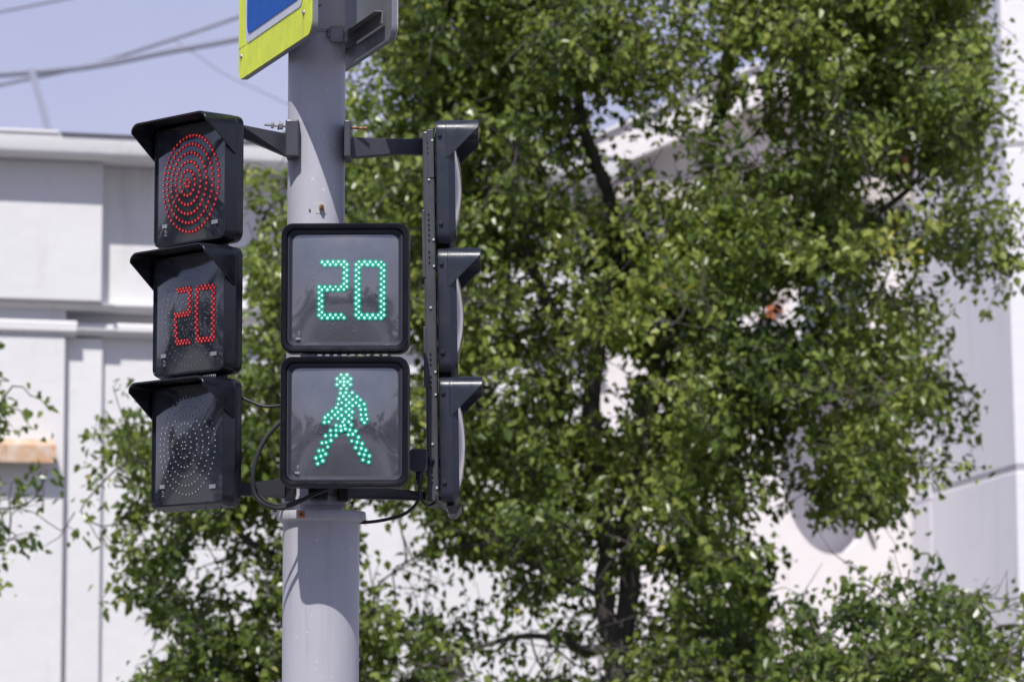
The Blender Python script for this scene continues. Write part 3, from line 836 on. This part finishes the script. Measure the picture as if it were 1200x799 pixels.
# pediment
zp = GZ(88); xa = GX(905)
bm = BM(); loft(bm, [[(-hw, y, zcor + .004), (hw, y, zcor + .004), (hw, y, GZ(165)), (xa, y, zp), (-hw, y, GZ(190))] for y in (.003, 8)]); obj('pediment', bm, M['wall_warm'], gab)
def rake(xA, zA_, xB, zB_, nm):
    bm = BM()
    d = Vector((xB - xA, 0, zB_ - zA_)); up = Vector((-d.z, 0, d.x)).normalized()
    if up.z < 0: up = -up
    for th0, th1, y0, y1 in ((0, .30, -.50, .0), (.303, .33, -.55, 8.1)):
        A, B_ = Vector((xA, 0, zA_)), Vector((xB, 0, zB_))
        q = [A + up * th0, B_ + up * th0, B_ + up * th1, A + up * th1]
        loft(bm, [[(p.x, y, p.z) for p in q] for y in (y0, y1)])
    return obj(nm, bm, M['wall_warm'], gab)
rake(-hw - .1, GZ(218), xa, zp - .28, 'raking_cornice'); rake(xa + .003, zp - .28, hw, GZ(186), 'raking_cornice')
bm = BM(); box(bm, -hw, GX(1010), -.38, -.003, zcor - .02, zcor + .16); obj('cornice', bm, M['worn'], gab, bevel=.03)
bm = BM(); box(bm, GX(1012), hw - .003, -.30, -.003, zcor - .04, zcor + .20); obj('cornice', bm, M['worn'], gab, bevel=.03)
rnd = random.Random(5)
def brick_patch(cx, cz, w_, h_, nm='brick_patch'):
    bm = BM()
    for r_ in range(max(1, int(h_ / .075))):
        for c_ in range(max(1, int(w_ / .16))):
            if rnd.random() < .2: continue
            x = cx - w_ / 2 + c_ * .16 + (r_ % 2) * .07; z = cz - h_ / 2 + r_ * .075
            box(bm, x, x + .145, -.035 - rnd.uniform(0, .02), -.003, z, z + .064)
    return obj(nm, bm, M['brick'], gab, bevel=.006)
brick_patch(GX(906), GZ(365), .26, .17)
bm = BM(); box(bm, GX(868), GX(925), -.035, -.003, GZ(351), GZ(338)); obj('ledge', bm, M['worn'], gab, bevel=.02)
bm = BM()
for k in range(4): box(bm, GX(1052) + k * .045 * (k % 2), GX(1066) - .01 * k, -.26, -.003, GZ(212) + k * .09, GZ(212) + k * .09 + .078)
obj('brick_patch', bm, M['brick'], gab, bevel=.006)
# windows
def window(px0, px1, py0, py1):
    x0, x1, z0, z1 = GX(px0), GX(px1), GZ(py1), GZ(py0)
    bm = BM(); t = .06
    box(bm, x0, x1, -.05, -.003, z0, z0 + t); box(bm, x0, x1, -.05, -.003, z1 - t, z1); box(bm, x0, x0 + t, -.05, -.003, z0 + t + .002, z1 - t - .002); box(bm, x1 - t, x1, -.05, -.003, z0 + t + .002, z1 - t - .002)
    box(bm, (x0 + x1) / 2 - .03, (x0 + x1) / 2 + .03, -.045, -.003, z0 + t + .002, z1 - t - .002)
    f = obj('window', bm, M['frame'], gab, bevel=.006)
    bm = BM(); box(bm, x0 + t - .01, x1 - t + .01, -.020, -.005, z0 + t - .01, z1 - t + .01); obj('pane', bm, M['glass'], f)
window(935, 1015, 285, 415)
window(748, 820, 285, 415)
# pilaster strip at the right end
bm = BM(); box(bm, GX(1030), GX(1064), -.07, -.003, GZ(455), zcor - .045); obj('pilaster', bm, M['wall_warm'], gab, bevel=.01)
bm = BM(); rod(bm, (GX(1014), -.012, GZ(618)), (GX(1022), -.02, GZ(638)), .02, 8); obj('wall_hook', bm, M['channel'], gab)

# ------------------------------------------------------------------ lilac tower on the right
Fp = P(1069, 500, 33.25); Np = P(1196.5, 500, 29.6)
tw = thing('rendered_tower', 'plain lilac grey rendered tower block with level joints at the right edge', 'building', (Np.x, Np.y, 0))
f2 = Vector((Fp.x - Np.x, Fp.y - Np.y))
dirf = f2.normalized()
def foot(s, z):
    # slight inward lean of the near corner with height
    lean = -.020 * max(0, z - 1.5)
    pts = [(f2.x + s, f2.y), (0 + s + lean, 0 + s), (5 + lean, .5 + s), (5 + f2.x, f2.y + .5)]
    return [(x, y, z) for x, y in pts]
zn = [0, P(1196, 548, 29.6).z, P(1196, 170, 29.6).z, 12]
for i in range(3):
    bm = BM(); loft(bm, [foot(0, zn[i] + (.017 if i else 0)), foot(0, zn[i + 1] - .017)]); obj('wall', bm, M['tower'], tw, bevel=.02)
mj = flat('grey_joint_mortar', (.55, .53, .55), .8)
for z in zn[1:3]:
    bm = BM(); loft(bm, [foot(.007, z - .0165), foot(.007, z + .0165)]); obj('joint', bm, mj, tw)
# narrow return strip beside the gabled building
bm = BM(); nn = Vector((dirf.y, -dirf.x)); nn = nn if nn.x < 0 else -nn
def strip(a0, a1, p, z0, z1):
    A = f2 - dirf * a0; B_ = f2 - dirf * a1
    q = [(A.x, A.y), (B_.x, B_.y), (B_.x + nn.x * p, B_.y + nn.y * p), (A.x + nn.x * p, A.y + nn.y * p)]
    loft(bm, [[(x, y, z) for x, y in q] for z in (z0, z1)])
strip(.05, .72, .015, 0, P(1080, 590, 33).z - .015); obj('corner_strip', bm, M['tower'], tw, bevel=.01)
bm = BM(); strip(.05, .72, .015, P(1080, 590, 33).z + .015, 12); obj('corner_strip', bm, M['tower'], tw, bevel=.01)

# ------------------------------------------------------------------ overhead wires
def wire(label, pts, r):
    q = [P(x, y, Y) for x, y, Y in pts]; o = q[0].copy()
    bm = BM(); tube(bm, [p - o for p in q], r, 6, 12)
    ob = obj('overhead_wire', bm, M['wire'], None, True); ob.location = o
    return tag(ob, label, 'wire')
wire('thick overhead wire crossing the sky above the cornice, lowest on the left', [(-260, 118, 70), (-60, 93, 70), (90, 80, 70), (200, 60, 70), (300, 41, 70), (470, 0, 70), (700, -70, 70)], .062)
wire('upper overhead wire rising towards the crossing sign', [(-260, 160, 72), (-40, 108, 72), (90, 80, 72), (190, 50, 72), (300, 12, 72), (450, -50, 72)], .042)
wire('short dropper wire hanging down from the overhead wires to the roof', [(37, 84, 70), (42, 100, 69), (50, 128, 68), (58, 156, 67), (80, 220, 66), (110, 420, 64)], .075)
wire('faint wire in the top left corner of the sky', [(-200, 58, 70), (-60, 26, 70), (60, 2, 70), (260, -40, 70)], .03)
wire('faint thin wire sloping down towards the pole', [(205, 48, 70), (230, 64, 70), (265, 88, 70), (340, 124, 70), (480, 200, 70)], .012)

# ------------------------------------------------------------------ trees
# crown density per 50-pixel cell of the photo, turned into points spread through each crown's real depth
GRID = """
........5999987668999983
........5899998765799994
......1.6789866665789994
........7888765665788683
.....3568888766788886565
.....4668888777899998667
.....3868887678999865553
.....4788787789996677720
.....5788788656899987620
4.2464888888866999868850
2.4899888689979997588640
5.2798878678888986489510
3.2687677378876885212110
.23744677357766884355620
...667777655566786688854
...587778765457888899987
""".split('\n')[1:17]
OVER = {}
# row 12/13: open gaps right of the pole
def setrow(r, s): GRID[r] = s
setrow(8,  ".....5676.88765899987620")
setrow(9,  "4.24687888888669986.8850".replace('.', '5', 0))
setrow(9,  "30236788.888866999868850")
setrow(10, "1.4899886688979997588640")
setrow(11, "312798786678888986489510")
setrow(12, "2126876732788786851121.0")
setrow(13, "13734477.335776688434562")
setrow(13, "..37447743357766884335400")
setrow(14, "...667777643445688668885"[0:24])
setrow(15, "...588788774346788899988")
def cell(r, c):
    if r < 0:
        if 8 <= c <= 23: return max(0, int(GRID[0][c] if GRID[0][c] != '.' else 0) - (0 if r > -5 else 2)) if r > -8 else 0
        return 0
    if r > 15:
        return 7 if 3 <= c <= 23 and r < 19 else 0
    if c > 23: return 6 if r > 13 and c < 26 else 0
    if c < 0: return 4 if 8 <= r <= 13 and c > -6 else 0
    ch = GRID[r][c]
    return 0 if ch == '.' else int(ch)

# openings in the crowns where the walls behind show through
GAPS = [(906, 362, 25, 1), (1040, 228, 26, 1.2), (655, 202, 18, 2), (590, 455, 20, 1), (715, 455, 26, .8), (880, 160, 26, 1), (790, 190, 24, 1), (735, 210, 20, 1.2), (460, 630, 36, 1.2), (250, 650, 34, 1.2), (770, 690, 16, .8), (690, 720, 14, 1)]
def region(test, Yc, hd, rnd, lai=1.0, per=11, area=.00060, clear=None):
    pts = []
    for r in range(-9, 20):
        for c in range(-6, 26):
            d = cell(r, c)
            if d == 0 or not test(r, c): continue
            L = -math.log(1 - min(d, 9) / 9.25) * lai * (1.2 if d < 5 else 1.4 + 1.9 * min(1, (d - 5) / 3.5))
            side = 50 / FPX * Yc
            nclus = L * side * side / (per * area)
            k = int(nclus) + (rnd.random() < nclus - int(nclus))
            for _ in range(k):
                for tr_ in range(6):
                    px, py = (c + rnd.uniform(-.12, 1.12)) * 50, (r + rnd.uniform(-.12, 1.12)) * 50
                    Y = Yc + hd * (rnd.uniform(-1, 1) + rnd.uniform(-1, 1)) * .62
                    p = P(px, py, Y)
                    nv = noise.noise(p * 2.6) + .5 * noise.noise(p * 6.0 + Vector((9, 3, 1)))
                    if nv > -.10 + (6 - d) * .05 or rnd.random() < .05: break
                if clear and Y < Yc + .15 and rnd.random() < .8:
                    if any(math.hypot(px - (x0 + (x1 - x0) * f), py - (y0 + (y1 - y0) * f)) < rr_ for x0, y0, x1, y1, rr_ in clear
                           for f in (max(0, min(1, ((px - x0) * (x1 - x0) + (py - y0) * (y1 - y0)) / ((x1 - x0) ** 2 + (y1 - y0) ** 2))),)): continue
                if any((px - hx) ** 2 + ((py - hy) * ar) ** 2 < (hr * (1 + .7 * noise.noise(p * 4.5))) ** 2 for hx, hy, hr, ar in GAPS) and rnd.random() < .93: continue
                if p.z > .4: pts.append(p)
    return pts

def grow(nodes, parent, attr, step=.11, infl=1.3, kill=.17, iters=140, rnd=random):
    live = list(attr); seen_dead = 0
    kdn = None
    for it in range(iters):
        kd = kdtree.KDTree(len(nodes))
        for i, p in enumerate(nodes): kd.insert(p, i)
        kd.balance()
        acc = {}; keep = []
        for a in live:
            co_, idx, dist = kd.find(a)
            if dist < kill: continue
            keep.append(a)
            if dist < infl:
                v = (a - co_) / dist
                acc[idx] = acc.get(idx, Vector((0, 0, 0))) + v
        live = keep
        if not acc or not live: break
        added = 0
        for idx, v in acc.items():
            if v.length < .05: v = v + Vector((rnd.uniform(-1, 1), rnd.uniform(-1, 1), rnd.uniform(-1, 1)))
            v = v.normalized() + Vector((rnd.gauss(0, .18), rnd.gauss(0, .18), rnd.gauss(0, .18) + .06))
            q = nodes[idx] + v.normalized() * step
            _, _, dd = kd.find(q)
            if dd < step * .35: continue
            nodes.append(q); parent.append(idx); added += 1
        if not added: break
    return nodes, parent

def rv0(r): return Vector((r.gauss(0, 1), r.gauss(0, 1), r.gauss(0, 1)))
def build_tree(name, label, cat_group, base, limbs, pts, leafmat, rnd, tip=.0047, leaf_len=(.042, .072), per=11, expo=2.27, n_attr=1300, bare=.35, tint_shift=0):
    """limbs: list of (start_key, [points]) guide polylines; first starts at base"""
    t = thing(name, label, 'tree', base, 0, cat_group)
    base = Vector(base)
    nodes = [base.copy()]; parent = [-1]
    for lm in limbs:
        c = catmull(lm, 5) if len(lm) > 2 else [Vector(x) for x in lm]
        # attach to the nearest existing node
        j = min(range(len(nodes)), key=lambda i: (nodes[i] - c[0]).length)
        prev = j
        for a, b in zip(c, c[1:]):
            m_ = max(1, int((b - a).length / .11))
            for k in range(1, m_ + 1):
                q = a.lerp(b, k / m_) + Vector((rnd.gauss(0, .008), rnd.gauss(0, .008), 0))
                nodes.append(q); parent.append(prev); prev = len(nodes) - 1
    attr = rnd.sample(pts, min(n_attr, len(pts)))
    grow(nodes, parent, attr, rnd=rnd)
    n = len(nodes)
    # twigs for leaf clusters
    kd = kdtree.KDTree(n)
    for i, p in enumerate(nodes): kd.insert(p, i)
    kd.balance()
    twigs = []; load = [0] * n
    for p in pts:
        co_, idx, dist = kd.find(p)
        if dist > .55: continue
        twigs.append((idx, co_.copy(), p)); load[idx] += 1
    children = [[] for _ in range(n)]
    for i in range(n):
        if parent[i] >= 0: children[parent[i]].append(i)
    order = sorted(range(n), key=lambda i: 0)
    # parents always precede children in the list, so walk backwards
    rad = [0.0] * n; acc = [0.0] * n
    for i in range(n - 1, -1, -1):
        s = acc[i] + (tip ** expo) * (.5 if load[i] else .25) * (1 if not children[i] else .35)
        rad[i] = max(tip * .8, s ** (1 / expo)); 
        if parent[i] >= 0: acc[parent[i]] += s
    # tubes
    V = []; F = []
    def add_chain(ch, rs, sides):
        u = None; prev = None
        m_ = len(ch)
        for i in range(m_):
            d = ch[min(i + 1, m_ - 1)] - ch[max(i - 1, 0)]
            if d.length < 1e-6: d = Vector((0, 0, 1))
            d.normalize()
            if u is None or (u - d * u.dot(d)).length < 1e-3: u = d.orthogonal()
            u = (u - d * u.dot(d)).normalized(); w_ = d.cross(u)
            b0 = len(V)
            for k in range(sides):
                a = 2 * pi * k / sides
                V.append(ch[i] + (u * cos(a) + w_ * sin(a)) * rs[i])
            if prev is not None:
                for k in range(sides):
                    F.append((prev + k, prev + (k + 1) % sides, b0 + (k + 1) % sides, b0 + k))
            prev = b0
    starts = [(0, None)]
    while starts:
        i, par = starts.pop()
        ch = []; rs = []
        if par is not None:
            ch.append(nodes[par]); rs.append(min(rad[par], rad[i] * 1.25))
        while True:
            ch.append(nodes[i]); rs.append(rad[i])
            if not children[i]: break
            cs = sorted(children[i], key=lambda k: -rad[k])
            for c in cs[1:]: starts.append((c, i))
            i = cs[0]
        if len(ch) > 1:
            # smooth once
            sm = [ch[0]] + [(ch[k - 1] + ch[k] * 2 + ch[k + 1]) / 4 for k in range(1, len(ch) - 1)] + [ch[-1]]
            add_chain([p - base for p in sm], rs, 10 if rs[0] > .03 else (6 if rs[0] > .010 else 4))
    for idx, a, p in twigs:
        if (p - a).length > .03:
            mid = a.lerp(p, .5) + Vector((rnd.gauss(0, .015), rnd.gauss(0, .015), rnd.gauss(0, .015) + .02))
            add_chain([a - base, mid - base, p - base], [.0036, .0030, .0018], 3)
    # bare fine twigs
    for i in range(n):
        if rad[i] < .016 and rnd.random() < bare:
            d_ = (nodes[i] - nodes[parent[i]]).normalized() if parent[i] >= 0 else Vector((0, 0, 1))
            p0 = nodes[i]; v_ = (d_ * .5 + rv0(rnd) * .75 + Vector((0, 0, .25))).normalized(); L_ = rnd.uniform(.14, .42)
            p1_ = p0 + v_ * L_ * .5 + rv0(rnd) * .03; p2_ = p1_ + (v_ + rv0(rnd) * .3).normalized() * L_ * .5
            add_chain([p0 - base, p1_ - base, p2_ - base], [.0046, .0034, .0016], 3)
    me = bpy.data.meshes.new('trunk'); me.from_pydata(V, [], F); me.shade_smooth(); me.materials.append(M['bark'])
    o = bpy.data.objects.new('trunk', me); COL.objects.link(o); o.parent = t
    # leaves
    LV_ = []; LF = []; TI = []
    def rv(s=1): return Vector((rnd.gauss(0, s), rnd.gauss(0, s), rnd.gauss(0, s)))
    for idx, a, p in twigs:
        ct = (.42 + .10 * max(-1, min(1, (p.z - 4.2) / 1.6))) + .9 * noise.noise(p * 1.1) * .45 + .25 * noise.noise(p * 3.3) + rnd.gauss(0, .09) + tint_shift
        tw_d = (p - a)
        for k in range(per):
            f = rnd.random()
            root = (a.lerp(p, .35 + .75 * f) if tw_d.length > .06 else p) + rv(.042)
            nrm = (rv(.66) + Vector((-.06, -.55, .62))).normalized()
            ax = rv(.8) + Vector((0, 0, -1.25))
            ax = (ax - nrm * ax.dot(nrm)).normalized()
            sd = nrm.cross(ax)
            L = rnd.uniform(*leaf_len) * (1 if rnd.random() < .8 else .7); Wd = L * rnd.uniform(.24, .36)
            cup = rnd.uniform(.05, .22) * L; dr = rnd.uniform(.0, .18) * L
            q = root - base
            b0 = len(LV_)
            LV_.extend((q, q + ax * L * .30 + sd * Wd + nrm * cup, q + ax * L * .68 + sd * Wd * .72 + nrm * (cup * .7 - dr * .4), q + ax * L - nrm * dr,
                        q + ax * L * .68 - sd * Wd * .72 + nrm * (cup * .7 - dr * .4), q + ax * L * .30 - sd * Wd + nrm * cup))
            LF.append((b0, b0 + 1, b0 + 2, b0 + 3)); LF.append((b0, b0 + 3, b0 + 4, b0 + 5))
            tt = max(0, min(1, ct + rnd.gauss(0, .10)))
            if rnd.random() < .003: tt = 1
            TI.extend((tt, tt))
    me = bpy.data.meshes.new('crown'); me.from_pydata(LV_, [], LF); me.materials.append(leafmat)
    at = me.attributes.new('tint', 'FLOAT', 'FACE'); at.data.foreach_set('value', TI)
    o = bpy.data.objects.new('crown', me); COL.objects.link(o); o.parent = t
    print(name, 'nodes', n, 'clusters', len(twigs), 'of', len(pts), 'leaves', len(TI) // 2, 'base r', rad[0])
    return t

rnd = random.Random(21)
def t3(r, c): return r >= 13 and c >= 18 and not (r == 13 and c < 19)
def t2(r, c): return (c <= 8 and r >= 3 and not t4(r, c) and not (c == 8 and r < 8))
def t4(r, c): return c <= 1
def t1(r, c): return not t2(r, c) and not t3(r, c) and not t4(r, c)
Y1 = 22.0
# the front of the crown is open along the lower stems
p1 = region(t1, Y1, 1.5, rnd, clear=[(724, 800, 738, 610, 24), (738, 610, 756, 500, 20), (756, 500, 790, 370, 26), (708, 700, 700, 540, 16), (690, 762, 610, 748, 18), (700, 400, 640, 340, 18), (716, 250, 690, 170, 14), (500, 690, 420, 660, 22)])
B1 = P(722, 1190, 22); B1.z = 0
limbs1 = [[B1, P(721, 1000, 22), P(722, 860, 22), P(726, 780, 22)],
          [P(726, 780, 22), P(735, 700, 22), P(738, 620, 21.9), P(752, 520, 21.9), P(772, 440, 21.9), P(790, 380, 22), P(812, 290, 22.1), P(830, 200, 22.2), P(850, 90, 22.3), P(870, -80, 22.3)],
          [P(722, 770, 22), P(708, 700, 21.9), P(712, 630, 21.9), P(700, 550, 21.8), P(692, 480, 21.8), P(700, 400, 21.9), P(720, 320, 22), P(716, 240, 22), P(690, 170, 22), P(676, 100, 21.9), P(660, -40, 21.9)],
          [P(700, 400, 21.9), P(672, 392, 21.8), P(645, 360, 21.8), P(622, 300, 21.7), P(600, 220, 21.6), P(560, 130, 21.5), P(520, 20, 21.5)],
          [P(790, 380, 21.9), P(850, 330, 22.1), P(930, 295, 22.2), P(1010, 262, 22.2), P(1080, 210, 22.1)],
          [P(812, 290, 22.1), P(880, 230, 22.4), P(960, 180, 22.6), P(1050, 110, 22.6)],
          [P(718, 760, 22), P(690, 762, 21.8), P(660, 750, 21.6), P(610, 745, 21.4), P(540, 765, 21.3), P(470, 790, 21.2)],
          [P(708, 700, 21.9), P(640, 668, 21.6), P(560, 640, 21.4), P(500, 648, 21.3), P(455, 668, 21.3)],
          [P(752, 520, 21.9), P(830, 500, 21.6), P(900, 470, 21.5), P(980, 470, 21.5)]]
build_tree('leafy_tree', 'large leafy green tree with a forked dark trunk filling the middle and right', None, B1, limbs1, p1, M['leaf'], rnd, n_attr=1700)
p2 = region(t2, 21.2, .9, rnd)
B2 = P(395, 1230, 21.4); B2.z = 0
limbs2 = [[B2, P(392, 1000, 21.4), P(385, 860, 21.4), P(370, 760, 21.3), P(350, 660, 21.2), P(335, 560, 21.2), P(322, 450, 21.2), P(312, 340, 21.2), P(310, 250, 21.2)],
          [P(350, 660, 21.2), P(300, 640, 21.1), P(250, 600, 21.0), P(200, 560, 21), P(150, 540, 20.9), P(90, 600, 20.9)],
          [P(370, 760, 21.3), P(300, 760, 21.1), P(230, 730, 21), P(170, 690, 21)],
          [P(385, 860, 21.4), P(430, 760, 21.4), P(440, 690, 21.4), P(480, 660, 21.4)]]
build_tree('leafy_tree', 'smaller green tree behind the signal pole with sparse sprays against the white wall', None, B2, limbs2, p2, M['leaf'], rnd, n_attr=650)
p3 = region(t3, 19.6, .9, rnd, lai=.55)
B3 = P(1060, 1300, 19.6); B3.z = 0
limbs3 = [[B3, P(1060, 1000, 19.6), P(1058, 860, 19.6), P(1056, 780, 19.6), P(1065, 700, 19.6)], [P(1058, 860, 19.6), P(1000, 780, 19.4), P(950, 740, 19.4)], [P(1058, 860, 19.6), P(1120, 780, 19.7), P(1170, 730, 19.7)]]
build_tree('leafy_tree', 'low bushy tree with upright shoots in the lower right corner', None, B3, limbs3, p3, M['leaf'], rnd, n_attr=450, tint_shift=-.02)
p4 = region(t4, 20.5, .7, rnd)
B4 = P(-420, 1240, 20.5); B4.z = 0
limbs4 = [[B4, P(-420, 1000, 20.5), P(-410, 800, 20.5), P(-330, 640, 20.5), P(-200, 560, 20.5)], [P(-200, 560, 20.5), P(-100, 520, 20.5), P(-40, 490, 20.5)], [P(-200, 560, 20.5), P(-80, 590, 20.5), P(-20, 588, 20.5)]]
build_tree('leafy_tree', 'tree reaching in from the left edge with a few drooping leafy sprays', None, B4, limbs4, p4, M['leaf2'], rnd, n_attr=300)
